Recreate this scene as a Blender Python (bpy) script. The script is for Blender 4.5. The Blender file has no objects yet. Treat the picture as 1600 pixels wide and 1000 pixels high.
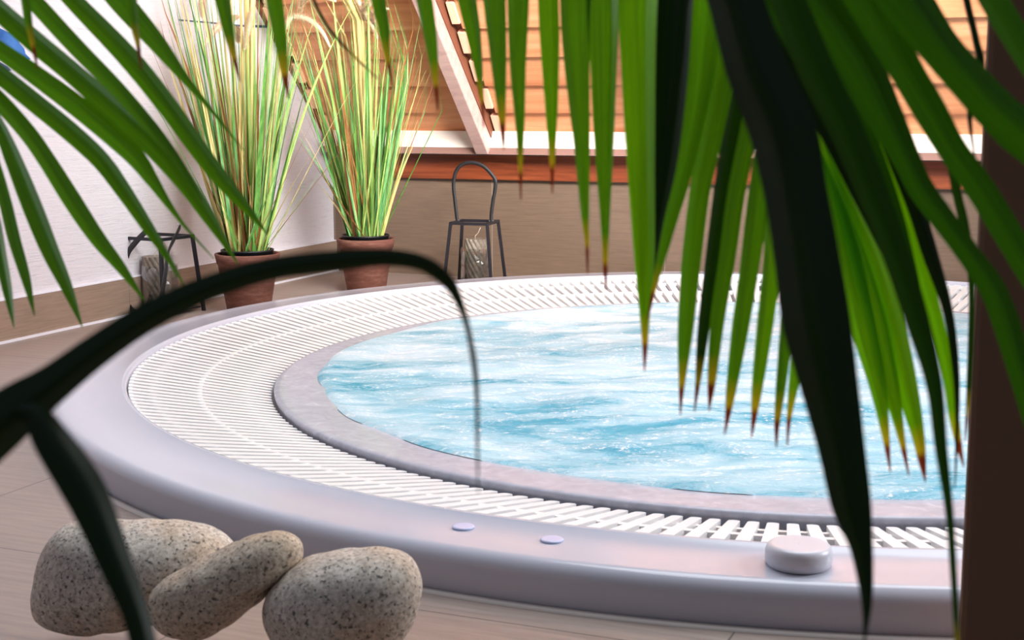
import bpy, bmesh, math, random
from mathutils import Vector, Matrix, noise
random.seed(7)
C = bpy.context.scene.collection
PI = math.pi

# ------------------------------------------------------------------ camera
S = 0.55                                   # metres per calibration unit
F_PX, PITCH, ROLL = 2243.0, 0.1516, -0.0019
CAMZ = 1.1053 * S
fwd = Vector((0, math.cos(PITCH), -math.sin(PITCH)))
r0 = Vector((1, 0, 0)); u0 = r0.cross(fwd)
rgt = r0 * math.cos(ROLL) + u0 * math.sin(ROLL)
upv = -r0 * math.sin(ROLL) + u0 * math.cos(ROLL)
cd = bpy.data.cameras.new('camera'); cam = bpy.data.objects.new('camera', cd); C.objects.link(cam)
cam.matrix_world = Matrix(((rgt.x, upv.x, -fwd.x, 0), (rgt.y, upv.y, -fwd.y, 0), (rgt.z, upv.z, -fwd.z, CAMZ), (0, 0, 0, 1)))
cd.sensor_width = 36; cd.lens = F_PX / 1600 * 36; cd.clip_start = .02
cd.dof.use_dof = True; cd.dof.focus_distance = 3.6; cd.dof.aperture_fstop = 17
bpy.context.scene.camera = cam
CAM = Vector((0, 0, CAMZ))

def ray(x, y): return fwd + rgt * ((x - 800) / F_PX) - upv * ((y - 500) / F_PX)
def at(x, y, d): return CAM + ray(x, y) * d            # point of the place at forward distance d
def on_floor(x, y, z=0.0):
    r = ray(x, y); return CAM + r * ((z - CAMZ) / r.z)

# ------------------------------------------------------------------ view, world, lights
sc = bpy.context.scene
sc.view_settings.view_transform = 'Standard'; sc.view_settings.look = 'None'
sc.view_settings.gamma = 1; sc.view_settings.use_curve_mapping = False
sc.view_settings.exposure = 0.0
w = bpy.data.worlds.new('world'); sc.world = w; w.use_nodes = True
wn, wl = w.node_tree.nodes, w.node_tree.links
bg = wn['Background']
tc = wn.new('ShaderNodeTexCoord'); sx = wn.new('ShaderNodeSeparateXYZ'); rp = wn.new('ShaderNodeValToRGB')
wl.new(tc.outputs['Generated'], sx.inputs[0]); wl.new(sx.outputs['Z'], rp.inputs[0]); wl.new(rp.outputs[0], bg.inputs[0])
rp.color_ramp.elements[0].position = .12; rp.color_ramp.elements[0].color = (.12, .11, .12, 1)
rp.color_ramp.elements[1].position = .75; rp.color_ramp.elements[1].color = (.56, .66, .85, 1)
bg.inputs[1].default_value = .28

def area(name, loc, target, sx_, sy_, power, col, spread=180):
    l = bpy.data.lights.new(name, 'AREA'); l.shape = 'RECTANGLE'; l.size = sx_; l.size_y = sy_
    l.energy = power; l.color = col; l.spread = math.radians(spread)
    o = bpy.data.objects.new(name, l); C.objects.link(o); o.location = loc
    o.rotation_euler = (Vector(target) - Vector(loc)).to_track_quat('-Z', 'Y').to_euler()
    return o
area('skylight_over_tub', (.8, 3.0, 2.6), (.4, 4.1, 0), 2.4, 1.6, 90, (.91, .96, 1))
area('back_wall_fill', (1.1, 2.2, 1.55), (.3, 5.0, .98), 1.8, .5, 50, (1, .98, .97), 66)  # unseen fill light added to brighten the timber and back wall
area('fill_right', (3.0, 2.3, 1.5), (-.4, 2.9, .2), 1.4, 1.2, 85, (.90, .95, 1))  # added fill from out of view, lifts the tub's right front

# ------------------------------------------------------------------ material helpers
def srgb(r, g, b):
    f = lambda c: (c / 255 / 12.92) if c / 255 <= .04045 else ((c / 255 + .055) / 1.055) ** 2.4
    return (f(r), f(g), f(b), 1)
def mat(name, col=(200, 200, 200), rough=.5, metal=0, spec=.5, coat=0):
    m = bpy.data.materials.new(name); m.use_nodes = True
    b = m.node_tree.nodes['Principled BSDF']
    b.inputs['Base Color'].default_value = srgb(*col); b.inputs['Roughness'].default_value = rough
    b.inputs['Metallic'].default_value = metal; b.inputs['Specular IOR Level'].default_value = spec
    b.inputs['Coat Weight'].default_value = coat
    return m
class N:
    """short node builder for one material"""
    def __init__(s, m): s.t = m.node_tree; s.n = s.t.nodes; s.l = s.t.links; s.b = s.n['Principled BSDF']
    def new(s, k, **kw):
        o = s.n.new(k)
        for a, v in kw.items(): setattr(o, a, v)
        return o
    def coords(s, scale=(1, 1, 1), rot=(0, 0, 0), loc=(0, 0, 0), kind='Object'):
        t = s.new('ShaderNodeTexCoord'); m = s.new('ShaderNodeMapping')
        m.inputs['Scale'].default_value = scale; m.inputs['Rotation'].default_value = rot; m.inputs['Location'].default_value = loc
        s.l.new(t.outputs[kind], m.inputs[0]); return m.outputs[0]
    def noise(s, vec, scale, detail=4, rough=.55, dist=0):
        o = s.new('ShaderNodeTexNoise'); s.l.new(vec, o.inputs['Vector'])
        o.inputs['Scale'].default_value = scale; o.inputs['Detail'].default_value = detail
        o.inputs['Roughness'].default_value = rough; o.inputs['Distortion'].default_value = dist
        return o.outputs['Fac']
    def ramp(s, fac, stops):
        o = s.new('ShaderNodeValToRGB'); s.l.new(fac, o.inputs[0]); e = o.color_ramp.elements
        e[0].position, e[0].color = stops[0][0], stops[0][1]; e[1].position, e[1].color = stops[-1][0], stops[-1][1]
        for p, c in stops[1:-1]: k = e.new(p); k.color = c
        return o.outputs[0]
    def mix(s, fac, a, b, mode='MIX'):
        o = s.new('ShaderNodeMix', data_type='RGBA', blend_type=mode)
        if isinstance(fac, (int, float)): o.inputs[0].default_value = fac
        else: s.l.new(fac, o.inputs[0])
        for i, v in ((6, a), (7, b)):
            if isinstance(v, tuple): o.inputs[i].default_value = v
            else: s.l.new(v, o.inputs[i])
        return o.outputs[2]
    def math(s, op, a, b=0.0):
        o = s.new('ShaderNodeMath', operation=op)
        for i, v in ((0, a), (1, b)):
            if isinstance(v, (int, float)): o.inputs[i].default_value = v
            else: s.l.new(v, o.inputs[i])
        return o.outputs[0]
    def bump(s, h, strength, dist=.01):
        o = s.new('ShaderNodeBump'); o.inputs['Strength'].default_value = strength; o.inputs['Distance'].default_value = dist
        s.l.new(h, o.inputs['Height']); s.l.new(o.outputs[0], s.b.inputs['Normal'])
    def base(s, c): s.l.new(c, s.b.inputs['Base Color'])

# ------------------------------------------------------------------ object helpers
def obj(name, bm, m=None, parent=None, smooth=False):
    me = bpy.data.meshes.new(name)
    if isinstance(bm, bmesh.types.BMesh): bm.normal_update(); bm.to_mesh(me); bm.free()
    else: me = bm
    o = bpy.data.objects.new(name, me); C.objects.link(o)
    for k in (m if isinstance(m, (list, tuple)) else [m]):
        if k: me.materials.append(k)
    if smooth:
        for p in me.polygons: p.use_smooth = True
    if parent: o.parent = parent
    return o
def tag(o, label, cat, group=None, kind=None):
    o['label'] = label; o['category'] = cat
    if group: o['group'] = group
    if kind: o['kind'] = kind
    return o
def thing(name, label, cat, loc=(0, 0, 0), rotz=0, group=None):
    o = bpy.data.objects.new(name, None); C.objects.link(o); o.location = loc; o.rotation_euler = (0, 0, rotz)
    o.empty_display_size = .05
    return tag(o, label, cat, group)
def struct(name, bm, m, parent=None, smooth=False):
    o = obj(name, bm, m, parent, smooth)
    if not parent: o['kind'] = 'structure'
    return o
def box(bm, p0, p1, M=None):
    x0, y0, z0 = p0; x1, y1, z1 = p1
    vs = [Vector(v) for v in ((x0, y0, z0), (x1, y0, z0), (x1, y1, z0), (x0, y1, z0), (x0, y0, z1), (x1, y0, z1), (x1, y1, z1), (x0, y1, z1))]
    if M: vs = [M @ v for v in vs]
    v = [bm.verts.new(p) for p in vs]
    for f in ((3, 2, 1, 0), (4, 5, 6, 7), (0, 1, 5, 4), (1, 2, 6, 5), (2, 3, 7, 6), (3, 0, 4, 7)): bm.faces.new([v[i] for i in f])
def bevel(bm, w_, seg=2):
    bmesh.ops.bevel(bm, geom=bm.edges[:], offset=w_, segments=seg, affect='EDGES', profile=.5)
    return bm
def lathe(bm, prof, n=64, a0=0, a1=2 * PI, close=False):
    full = abs(a1 - a0 - 2 * PI) < 1e-6
    rows = []
    for i in range(n if full else n + 1):
        a = a0 + (a1 - a0) * i / n
        rows.append([bm.verts.new((r * math.cos(a), r * math.sin(a), z)) for r, z in prof])
    m = len(rows)
    for i in range(m if full else m - 1):
        A, B = rows[i], rows[(i + 1) % m]
        for j in range(len(prof) - 1 + (1 if close else 0)):
            k = (j + 1) % len(prof)
            try: bm.faces.new((A[j], B[j], B[k], A[k]))
            except ValueError: pass
    return rows
def cap(bm, ring, flip=False):
    try: bm.faces.new(ring[::-1] if flip else ring)
    except ValueError: pass
def frame(t, ref):
    t = t.normalized(); a = t.cross(ref)
    if a.length < 1e-4: a = t.cross(Vector((1, 0, 0)))
    a.normalize(); return a, a.cross(t).normalized()
def tube(bm, pts, rad, n=8, flat=1.0, ref=Vector((0, 0, 1)), caps=True):
    rings = []
    for i, p in enumerate(pts):
        t = (pts[min(i + 1, len(pts) - 1)] - pts[max(i - 1, 0)])
        a, b = frame(t, ref); r = rad[i] if isinstance(rad, (list, tuple)) else rad
        rings.append([bm.verts.new(p + a * (math.cos(2 * PI * k / n) * r) + b * (math.sin(2 * PI * k / n) * r * flat)) for k in range(n)])
    for A, B in zip(rings, rings[1:]):
        for k in range(n): bm.faces.new((A[k], A[(k + 1) % n], B[(k + 1) % n], B[k]))
    if caps: cap(bm, rings[0], True); cap(bm, rings[-1])
def catmull(P, n):
    """P: list of equal-length tuples -> n+1 samples of a Catmull-Rom curve"""
    k = len(P) - 1; out = []
    for i in range(n + 1):
        s = i / n * k; j = min(int(s), k - 1); t = s - j
        p0, p1, p2, p3 = P[max(j - 1, 0)], P[j], P[j + 1], P[min(j + 2, k)]
        out.append(tuple(.5 * (2 * b + (c - a) * t + (2 * a - 5 * b + 4 * c - d) * t * t + (3 * b - a - 3 * c + d) * t ** 3) for a, b, c, d in zip(p0, p1, p2, p3)))
    return out
def curve3(P, n): return [Vector(p) for p in catmull([tuple(q) for q in P], n)]

# ------------------------------------------------------------------ materials
def m_tile(name, base, joint, rotz, size, off, axis='floor'):
    m = mat(name, base, .38); k = N(m)
    v = k.coords(rot=(0, 0, rotz), loc=off)
    streak = k.noise(k.coords(scale=(4, 60, 60) if axis == 'floor' else (6, 6, 130), rot=(0, 0, rotz)), 1.6, 6, .65)
    blot = k.noise(k.coords(), 5, 3)
    c = k.ramp(streak, [(.25, srgb(*[int(x * .84) for x in base])), (.55, srgb(*base)), (.8, srgb(*[min(255, int(x * 1.1)) for x in base]))])
    c = k.mix(k.math('MULTIPLY', blot, .35), c, srgb(*[int(x * .85) for x in base]))
    s = k.new('ShaderNodeSeparateXYZ'); k.l.new(v, s.inputs[0])
    d = None
    for ax, sz in (('X', size[0]), ('Y', size[1])):
        if not sz: continue
        q = k.math('DIVIDE', s.outputs[ax], sz); q = k.math('FRACT', q); q = k.math('SUBTRACT', q, .5); q = k.math('ABSOLUTE', q)
        q = k.math('GREATER_THAN', q, .5 - .0013 / sz)
        d = q if d is None else k.math('MAXIMUM', d, q)
    k.base(k.mix(d, c, srgb(*joint)))
    k.l.new(k.ramp(streak, [(0, (.32,) * 3 + (1,)), (1, (.5,) * 3 + (1,))]), k.b.inputs['Roughness'])
    return m
YAW = math.atan2(.38537, .92276)
# floor point of the room corner; D runs along the left wall into the depth, B along the back wall to the right
D = Vector((math.sin(YAW), math.cos(YAW), 0)); B = Vector((math.cos(YAW), -math.sin(YAW), 0)); Z = Vector((0, 0, 1))
CO = Vector((-1.172 * S, 9.435 * S, 0))
RM = Matrix(((B.x, D.x, 0, CO.x), (B.y, D.y, 0, CO.y), (0, 0, 1, 0), (0, 0, 0, 1)))   # room frame: x along back wall, y into depth

M_floor = m_tile('floor_tiles', (162, 144, 134), (100, 90, 84), 0, (.6, .6), (.18, .05, 0))
M_dado = m_tile('wall_tiles', (118, 97, 80), (150, 134, 122), 0, (.62, 0), (-.315 + .31, 0, 0), 'wall')
M_base = m_tile('baseboard_tiles', (160, 136, 118), (130, 112, 100), PI / 2, (.6, 0), (0, 0, 0), 'wall')
M_white_wall = mat('painted_brick', (222, 216, 220), .6); k = N(M_white_wall)
st = k.noise(k.coords(scale=(5, 5, 70)), 2.2, 6, .7)
k.base(k.ramp(st, [(.25, srgb(190, 184, 190)), (.42, srgb(224, 217, 221)), (1, srgb(232, 226, 229))])); k.bump(st, .5, .006)
def m_wood(name, c0, c1, c2, rough=.45, rx=3, rz=60, seed=0):
    m = mat(name, c1, rough); k = N(m)
    oi = k.new('ShaderNodeObjectInfo')
    co = k.coords(scale=(rx, rz, rz), loc=(seed, seed, seed))
    ad = k.new('ShaderNodeVectorMath', operation='ADD'); k.l.new(co, ad.inputs[0])
    cm = k.new('ShaderNodeCombineXYZ'); k.l.new(k.math('MULTIPLY', oi.outputs['Random'], 37), cm.inputs[0]); k.l.new(k.math('MULTIPLY', oi.outputs['Random'], 11), cm.inputs[2])
    k.l.new(cm.outputs[0], ad.inputs[1])
    g = k.noise(ad.outputs[0], 1.0, 6, .62, .6)
    c = k.ramp(g, [(.25, srgb(*c0)), (.5, srgb(*c1)), (.75, srgb(*c2))])
    tone = k.ramp(oi.outputs['Random'], [(0, (.8, .77, .74, 1)), (1, (1, 1, 1, 1))])
    k.base(k.mix(1.0, c, tone, 'MULTIPLY')); k.bump(g, .15, .002)
    return m
M_board = m_wood('cedar_boards', (206, 128, 84), (228, 156, 108), (242, 182, 136), rx=2, rz=26)
M_fascia = m_wood('red_cedar_fascia', (96, 40, 18), (134, 62, 30), (160, 84, 46))
M_rafter = m_wood('planed_rafter', (176, 140, 132), (200, 165, 156), (214, 180, 170), rx=8, rz=30)
M_front = mat('shaded_ledge_wood', (150, 112, 100), .6)  # shade on the ledge's front edge put into the mauve-brown colour
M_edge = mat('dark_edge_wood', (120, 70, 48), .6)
M_pale = m_wood('pale_wood', (240, 222, 206), (250, 238, 226), (255, 246, 238))
M_cleat = mat('pale_end_wood', (246, 190, 158), .6)
M_shell = mat('white_acrylic', (202, 203, 216), .18, spec=.4)
M_shell_in = mat('wet_shaded_acrylic', (208, 208, 218), .25, spec=.3)
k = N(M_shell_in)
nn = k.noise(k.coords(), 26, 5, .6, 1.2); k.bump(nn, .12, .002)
k.base(k.ramp(nn, [(.35, srgb(174, 176, 190)), (.62, srgb(190, 191, 204)), (.78, srgb(220, 221, 232))]))  # grey of the wet acrylic, with the ring's shade put in too
M_slat = mat('ivory_plastic', (245, 244, 244), .3)
M_gutter = mat('grey_gutter', (176, 171, 173), .5)
M_button = mat('pale_blue_plastic', (205, 212, 245), .25)
M_knob = mat('cream_plastic', (222, 222, 232), .3)
M_seal = mat('silicone_seal', (190, 178, 172), .5)
M_white_seal = mat('white_silicone', (236, 233, 240), .4)
M_terra = mat('terracotta', (150, 98, 84), .85); k = N(M_terra)
nn = k.noise(k.coords(scale=(1, 1, 4)), 14, 5, .7)
k.base(k.ramp(nn, [(.3, srgb(98, 58, 46)), (.5, srgb(120, 74, 60)), (.72, srgb(148, 104, 88))])); k.bump(nn, .2, .003)
M_black = mat('black_plastic', (22, 22, 26), .45)
M_metal = mat('black_painted_steel', (40, 38, 44), .42, .3)
M_strap = mat('black_leather', (26, 24, 26), .5)
M_rivet = mat('steel_rivet', (200, 200, 200), .3, 1)
M_soil = mat('dark_moss', (40, 30, 22), .95)
M_wick = mat('cotton_wick', (226, 214, 190), .9)
M_candle = mat('grey_candle_wax', (168, 156, 142), .55); k = N(M_candle)
nn = k.noise(k.coords(), 60, 3); k.base(k.ramp(nn, [(.3, srgb(112, 100, 86)), (.7, srgb(158, 144, 128))]))
M_glass = bpy.data.materials.new('clear_glass'); M_glass.use_nodes = True
g = M_glass.node_tree; g.nodes.remove(g.nodes['Principled BSDF'])
g1 = g.nodes.new('ShaderNodeBsdfTransparent'); g2 = g.nodes.new('ShaderNodeBsdfGlossy'); g3 = g.nodes.new('ShaderNodeMixShader'); g4 = g.nodes.new('ShaderNodeLayerWeight')
g1.inputs[0].default_value = (.96, .97, .97, 1); g2.inputs['Roughness'].default_value = .03; g4.inputs[0].default_value = .25
g.links.new(g4.outputs[1], g3.inputs[0]); g.links.new(g1.outputs[0], g3.inputs[1]); g.links.new(g2.outputs[0], g3.inputs[2]); g.links.new(g3.outputs[0], g.nodes['Material Output'].inputs[0])
M_pillar = mat('brown_pillar_paint', (124, 92, 70), .7)
M_blue = mat('blue_wall_paint', (46, 108, 176), .6); k = N(M_blue)
k.base(k.ramp(k.noise(k.coords(), 12, 4), [(.3, srgb(24, 84, 155)), (.7, srgb(70, 128, 195))]))
M_navy = mat('navy_wall_paint', (52, 66, 110), .6)
M_water = mat('bubbling_water', (120, 200, 225), .3, spec=.25); k = N(M_water)
v1 = k.coords(scale=(1.0, 2.4, 1))
f1 = k.noise(v1, 1.5, 8, .6, 1.6); f2 = k.noise(k.coords(scale=(1.2, 3.2, 1), loc=(3, 1, 0)), 9, 6, .7, 1.0)
f = k.math('ADD', k.math('MULTIPLY', f1, .66), k.math('MULTIPLY', f2, .34))
sy = k.new('ShaderNodeSeparateXYZ'); k.l.new(k.coords(), sy.inputs[0])
f = k.math('ADD', f, k.math('MULTIPLY', k.math('ADD', sy.outputs['Y'], .25), .055))
foam = k.ramp(f, [(.38, (0, 0, 0, 1)), (.62, (1, 1, 1, 1))])
deep = k.ramp(f1, [(.35, srgb(62, 170, 200)), (.6, srgb(136, 206, 224))])
spk = k.ramp(k.noise(k.coords(), 120, 2, .6), [(.53, (0, 0, 0, 1)), (.62, (1, 1, 1, 1))])
k.base(k.mix(k.math('MULTIPLY', spk, k.ramp(f2, [(.47, (0, 0, 0, 1)), (.62, (1, 1, 1, 1))])), k.mix(foam, deep, srgb(210, 228, 238)), srgb(244, 249, 252)))
k.l.new(k.ramp(foam, [(0, (.22,) * 3 + (1,)), (1, (.6,) * 3 + (1,))]), k.b.inputs['Roughness'])
f3 = k.noise(k.coords(scale=(1, 1.6, 1)), 34, 5, .65, .5)
k.bump(k.math('ADD', k.math('MULTIPLY', f2, .6), k.math('MULTIPLY', f3, .25)), .7, .02)
def m_stone(name, a, b, c, warm):
    m = mat(name, b, .75); k = N(m)
    big = k.noise(k.coords(), 9, 3); fine = k.noise(k.coords(), 190, 5, .75); sp = k.noise(k.coords(loc=(4, 2, 1)), 240, 3, .6)
    col = k.ramp(fine, [(.3, srgb(*a)), (.5, srgb(*b)), (.68, srgb(*c))])
    col = k.mix(k.ramp(big, [(.45, (0, 0, 0, 1)), (.7, (.6, .6, .6, 1))]), col, srgb(*warm), 'MULTIPLY')
    spot = k.ramp(sp, [(.57, (0, 0, 0, 1)), (.64, (1, 1, 1, 1))])
    k.base(k.mix(k.math('MULTIPLY', spot, .85), col, srgb(52, 48, 48))); k.bump(fine, .25, .002)
    return m
M_stone = m_stone('speckled_granite', (156, 142, 128), (216, 204, 190), (246, 238, 228), (228, 190, 140))
M_stone2 = m_stone('warm_granite', (146, 126, 106), (208, 192, 172), (240, 228, 212), (222, 180, 124))

def m_leaf(name, dark, light, trans_col, tw=.45, rough=.38, tip=True, spec=.4):
    m = mat(name, light, rough, spec=spec); k = N(m)
    uv = k.new('ShaderNodeUVMap'); uv.uv_map = 'UVMap'; s = k.new('ShaderNodeSeparateXYZ'); k.l.new(uv.outputs[0], s.inputs[0])
    mp = k.new('ShaderNodeMapping'); mp.inputs['Scale'].default_value = (9, 6, 1); k.l.new(uv.outputs[0], mp.inputs[0])
    oi = k.new('ShaderNodeObjectInfo'); ad = k.new('ShaderNodeVectorMath', operation='ADD'); k.l.new(mp.outputs[0], ad.inputs[0])
    cm = k.new('ShaderNodeCombineXYZ'); k.l.new(k.math('MULTIPLY', oi.outputs['Random'], 50), cm.inputs[0]); k.l.new(cm.outputs[0], ad.inputs[1])
    nz = k.noise(ad.outputs[0], 2.0, 3, .5)
    col = k.ramp(nz, [(.3, srgb(*dark)), (.7, srgb(*light))]); tr = k.ramp(nz, [(.3, srgb(*[int(x * .8) for x in trans_col])), (.7, srgb(*trans_col))])
    if tip:
        t = s.outputs['Y']                                        # distance from the leaf tip in metres
        y = k.ramp(k.math('MULTIPLY', t, 10), [(.16, (1, 1, 1, 1)), (.32, (0, 0, 0, 1))])
        br = k.ramp(k.math('MULTIPLY', t, 10), [(.13, (1, 1, 1, 1)), (.17, (0, 0, 0, 1))])
        col = k.mix(y, col, srgb(190, 170, 20)); tr = k.mix(y, tr, srgb(235, 205, 30))
        col = k.mix(br, col, srgb(112, 48, 22)); tr = k.mix(br, tr, srgb(150, 60, 24))
    k.base(col)
    tn = k.new('ShaderNodeBsdfTranslucent'); k.l.new(tr, tn.inputs[0])
    mx = k.new('ShaderNodeMixShader'); mx.inputs[0].default_value = tw
    out = k.n['Material Output']; k.l.new(k.b.outputs[0], mx.inputs[1]); k.l.new(tn.outputs[0], mx.inputs[2]); k.l.new(mx.outputs[0], out.inputs[0])
    return m
LF = {
 'mid':   m_leaf('leaf_mid_green', (44, 98, 6), (76, 138, 10), (120, 200, 6), .5),
 'midn':  m_leaf('leaf_mid_green_whole', (46, 98, 6), (74, 130, 10), (104, 182, 6), .46, tip=False),
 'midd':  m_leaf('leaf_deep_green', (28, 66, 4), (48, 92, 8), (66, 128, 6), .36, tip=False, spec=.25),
 'young': m_leaf('leaf_backlit_green', (66, 130, 6), (98, 166, 8), (136, 218, 6), .6),  # light coming through the blades put into the brighter colour
 'backlitn':m_leaf('leaf_backlit_green_whole', (66, 130, 6), (98, 166, 8), (136, 218, 6), .6, tip=False),  # same backlit colour without the brown tip
 'old':   m_leaf('leaf_unlit_dark', (18, 34, 8), (26, 46, 10), (30, 60, 6), .12, .42, tip=False, spec=.3),  # unlit side of the blades put into the dark colour
 'unlitt':  m_leaf('leaf_unlit_dark_tipped', (22, 42, 8), (34, 62, 10), (50, 100, 8), .25, .5, spec=.2),  # unlit tone painted in as well, with a brown tip
}

# ------------------------------------------------------------------ setting: floor, walls, sloped timber
TUB = Vector((1.1152 * S, 5.6798 * S, 0))
R_BODY, R_TOP, R_LIP, R_RING, R_WATER = 1.566, 1.530, 1.417, 1.125, 1.018
Z_RIM = 1.053 * .1 * S
def world_to_room(bm):
    bmesh.ops.transform(bm, matrix=RM, verts=bm.verts)
    return bm
# floor: quad sheet with the tub's round opening
bm = bmesh.new(); tl = RM.inverted() @ TUB
n = 128; x0, x1, y0, y1 = -.05, 5.2, -6.6, .05
inner, outer = [], []
for i in range(n):
    a = 2 * PI * i / n; c, s_ = math.cos(a), math.sin(a)
    inner.append((tl.x + 1.52 * c, tl.y + 1.52 * s_))
    tx = ((x1 if c > 0 else x0) - tl.x) / c if abs(c) > 1e-6 else 1e9
    ty = ((y1 if s_ > 0 else y0) - tl.y) / s_ if abs(s_) > 1e-6 else 1e9
    t = min(tx, ty); outer.append((tl.x + t * c, tl.y + t * s_))
vi = [bm.verts.new((x, y, 0)) for x, y in inner]; vo = [bm.verts.new((x, y, 0)) for x, y in outer]
lo = [bm.verts.new((x, y, -.5)) for x, y in inner]
for i in range(n):
    j = (i + 1) % n
    bm.faces.new((vi[i], vo[i], vo[j], vi[j])); bm.faces.new((lo[i], vi[i], vi[j], lo[j]))
for (cx, cy) in ((x0, y0), (x0, y1), (x1, y0), (x1, y1)):       # corners cut off by the radial sheet
    best = sorted(range(n), key=lambda i: (outer[i][0] - cx) ** 2 + (outer[i][1] - cy) ** 2)[:3]
    e = [i for i in range(n) if True]
    for i in range(n):
        j = (i + 1) % n; ax, ay = outer[i]; bx, by = outer[j]
        if abs(ax - bx) > 1e-4 and abs(ay - by) > 1e-4 and (abs(ax - cx) < 1e-4 or abs(bx - cx) < 1e-4) and (abs(ay - cy) < 1e-4 or abs(by - cy) < 1e-4):
            v = bm.verts.new((cx, cy, 0)); bm.faces.new((vo[i], v, vo[j]))
bmesh.ops.recalc_face_normals(bm, faces=bm.faces)
fl = struct('floor', bm, M_floor); fl.matrix_world = RM
def room_box(name, p0, p1, m, parent=None, bev=0):
    bm = bmesh.new(); box(bm, p0, p1)
    if bev: bevel(bm, bev)
    o = struct(name, bm, m, parent); o.matrix_world = RM
    return o
room_box('wall_left', (-.12, -6.6, -.02), (0, .12, 2.7), M_white_wall)
room_box('wall_back', (0, 0, -.02), (5.2, .12, .42), M_dado)
room_box('baseboard_left', (0, -6.6, 0), (.012, -.001, .108), M_base)
room_box('trim_1', (.012, -6.6, 0), (.019, -.002, .006), M_white_seal)      # white joint at the floor
room_box('trim_2', (0, -6.6, .108), (.013, -.001, .1115), M_white_seal)
room_box('trim_3', (.0, -.022, .341), (5.2, -.001, .424), M_fascia)          # red wood fascia
bm = bmesh.new()                                                            # pale ledge, sloping front
prof = [(-.1, .452), (-.1, .456), (-.084, .507), (-.02, .507), (-.02, .452)]
A = [bm.verts.new((.02, y, z)) for y, z in prof]; E_ = [bm.verts.new((5.2, y, z)) for y, z in prof]
for i in range(5): bm.faces.new((A[i], A[(i + 1) % 5], E_[(i + 1) % 5], E_[i]))
cap(bm, A); cap(bm, E_, True); bmesh.ops.recalc_face_normals(bm, faces=bm.faces)
o = struct('trim_4', bm, M_pale); o.matrix_world = RM
room_box('trim_5', (.02, -.099, .430), (5.2, -.02, .4515), M_front)  # ledge front, its shade painted as a darker wood
# sloped timber: boards climb towards the room at about 45 degrees
SL = .794; ts = Vector((0, -math.cos(SL), math.sin(SL))); tn_ = Vector((0, -math.sin(SL), -math.cos(SL)))   # up the slope, outwards
base0 = Vector((0, -.0, .42))
SM = Matrix(((1, 0, 0, 0), (0, ts.y, tn_.y, base0.y), (0, ts.z, tn_.z, base0.z), (0, 0, 0, 1)))
bm = bmesh.new(); box(bm, (0, .02, -.06), (5.2, 1.75, -.03))
cl = struct('ceiling', bm, M_edge); cl.matrix_world = RM @ SM
PX = .636                                                                    # spacing of the rafters along the wall
bm = bmesh.new(); box(bm, (0.0, 0.0, -.03), (.016, 1.75, -.002)); bevel(bm, .002)
e = obj('edge_strip', bm, M_edge, cl)
for j in range(5):
    xa = .016 if j == 0 else PX * j + .036; xb = PX * (j + 1) - .022
    for r in range(14):
        y_ = .08 + r * .122
        bm = bmesh.new()
        M_ = Matrix.Translation((0, y_, -.004)) @ Matrix.Rotation(-.13, 4, 'X')
        box(bm, (xa + .026, 0, -.02), (xb, .1214, .0), M_); bevel(bm, .0025)
        obj('board', bm, M_board, cl)
        bm = bmesh.new(); box(bm, (xa, .024, -.02), (xa + .027, .104, .008), M_); bevel(bm, .002); obj('cleat', bm, M_cleat, cl)
    bm = bmesh.new(); box(bm, (xb, .084, .0), (xb + .046, 1.75, .072)); bevel(bm, .003); obj('rafter', bm, M_rafter, cl)
    bm = bmesh.new(); box(bm, (xb + .046, .06, -.03), (xb + .050, 1.75, .019)); obj('dark_batten', bm, M_edge, cl)  # thin dark strip along the rafter's right side
# dark pillar at the right, close to the camera
pc = on_floor(1505, 1010); pc = Vector((pc.x / pc.y * 1.25, 1.25, 0))
bm = bmesh.new(); box(bm, (0, 0, 0), (.42, .25, 2.7)); bevel(bm, .006)
o = struct('wall_right', bm, M_pillar); o.rotation_euler = (0, 0, -.316); o.location = (at(1521, 500, 1.25).x, at(1521, 500, 1.25).y, 0)

# painted marks on the white wall
def on_left(x, y, off=.0015):
    r = ray(x, y); t = ((CO - CAM).dot(B) + off) / r.dot(B); return CAM + r * t
def wall_patch(name, pts, m, parent, th=.002):
    bm = bmesh.new(); f_ = [bm.verts.new(on_left(x, y, th)) for x, y in pts]; b_ = [bm.verts.new(on_left(x, y, .0)) for x, y in pts]
    n_ = len(pts)
    cap(bm, f_)
    for i in range(n_): bm.faces.new((f_[i], b_[i], b_[(i + 1) % n_], f_[(i + 1) % n_]))
    bmesh.ops.recalc_face_normals(bm, faces=bm.faces); return obj(name, bm, m, parent)
mu = thing('wall_painting', 'blue painted shape with ragged edge on the white wall, behind the left palm leaf', 'painting', on_left(20, 70))
mu.matrix_world = Matrix.Translation(on_left(20, 70))
def keep(o, root):
    o.matrix_parent_inverse = Matrix.Translation(-root.location); return o
keep(wall_patch('blue_patch', [(-90, 20), (-30, 38), (0, 44), (12, 50), (20, 50), (27, 58), (31, 68), (38, 76), (40, 84), (48, 92), (40, 96), (20, 86), (0, 78), (-90, 60)], M_blue, mu), mu)
keep(wall_patch('navy_patch', [(-90, 92), (0, 97), (12, 104), (18, 110), (8, 112), (0, 108), (-90, 108)], M_navy, mu), mu)
li = wall_patch('painted_line', [(278, 30.2), (330, 34.5), (372, 38.5), (415, 39.5), (440, 43), (415, 43.5), (370, 41.5), (330, 36.5), (280, 32)], M_navy, None)
tag(li, 'thin dark blue line painted on the white wall behind the grass', 'painting')

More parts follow.
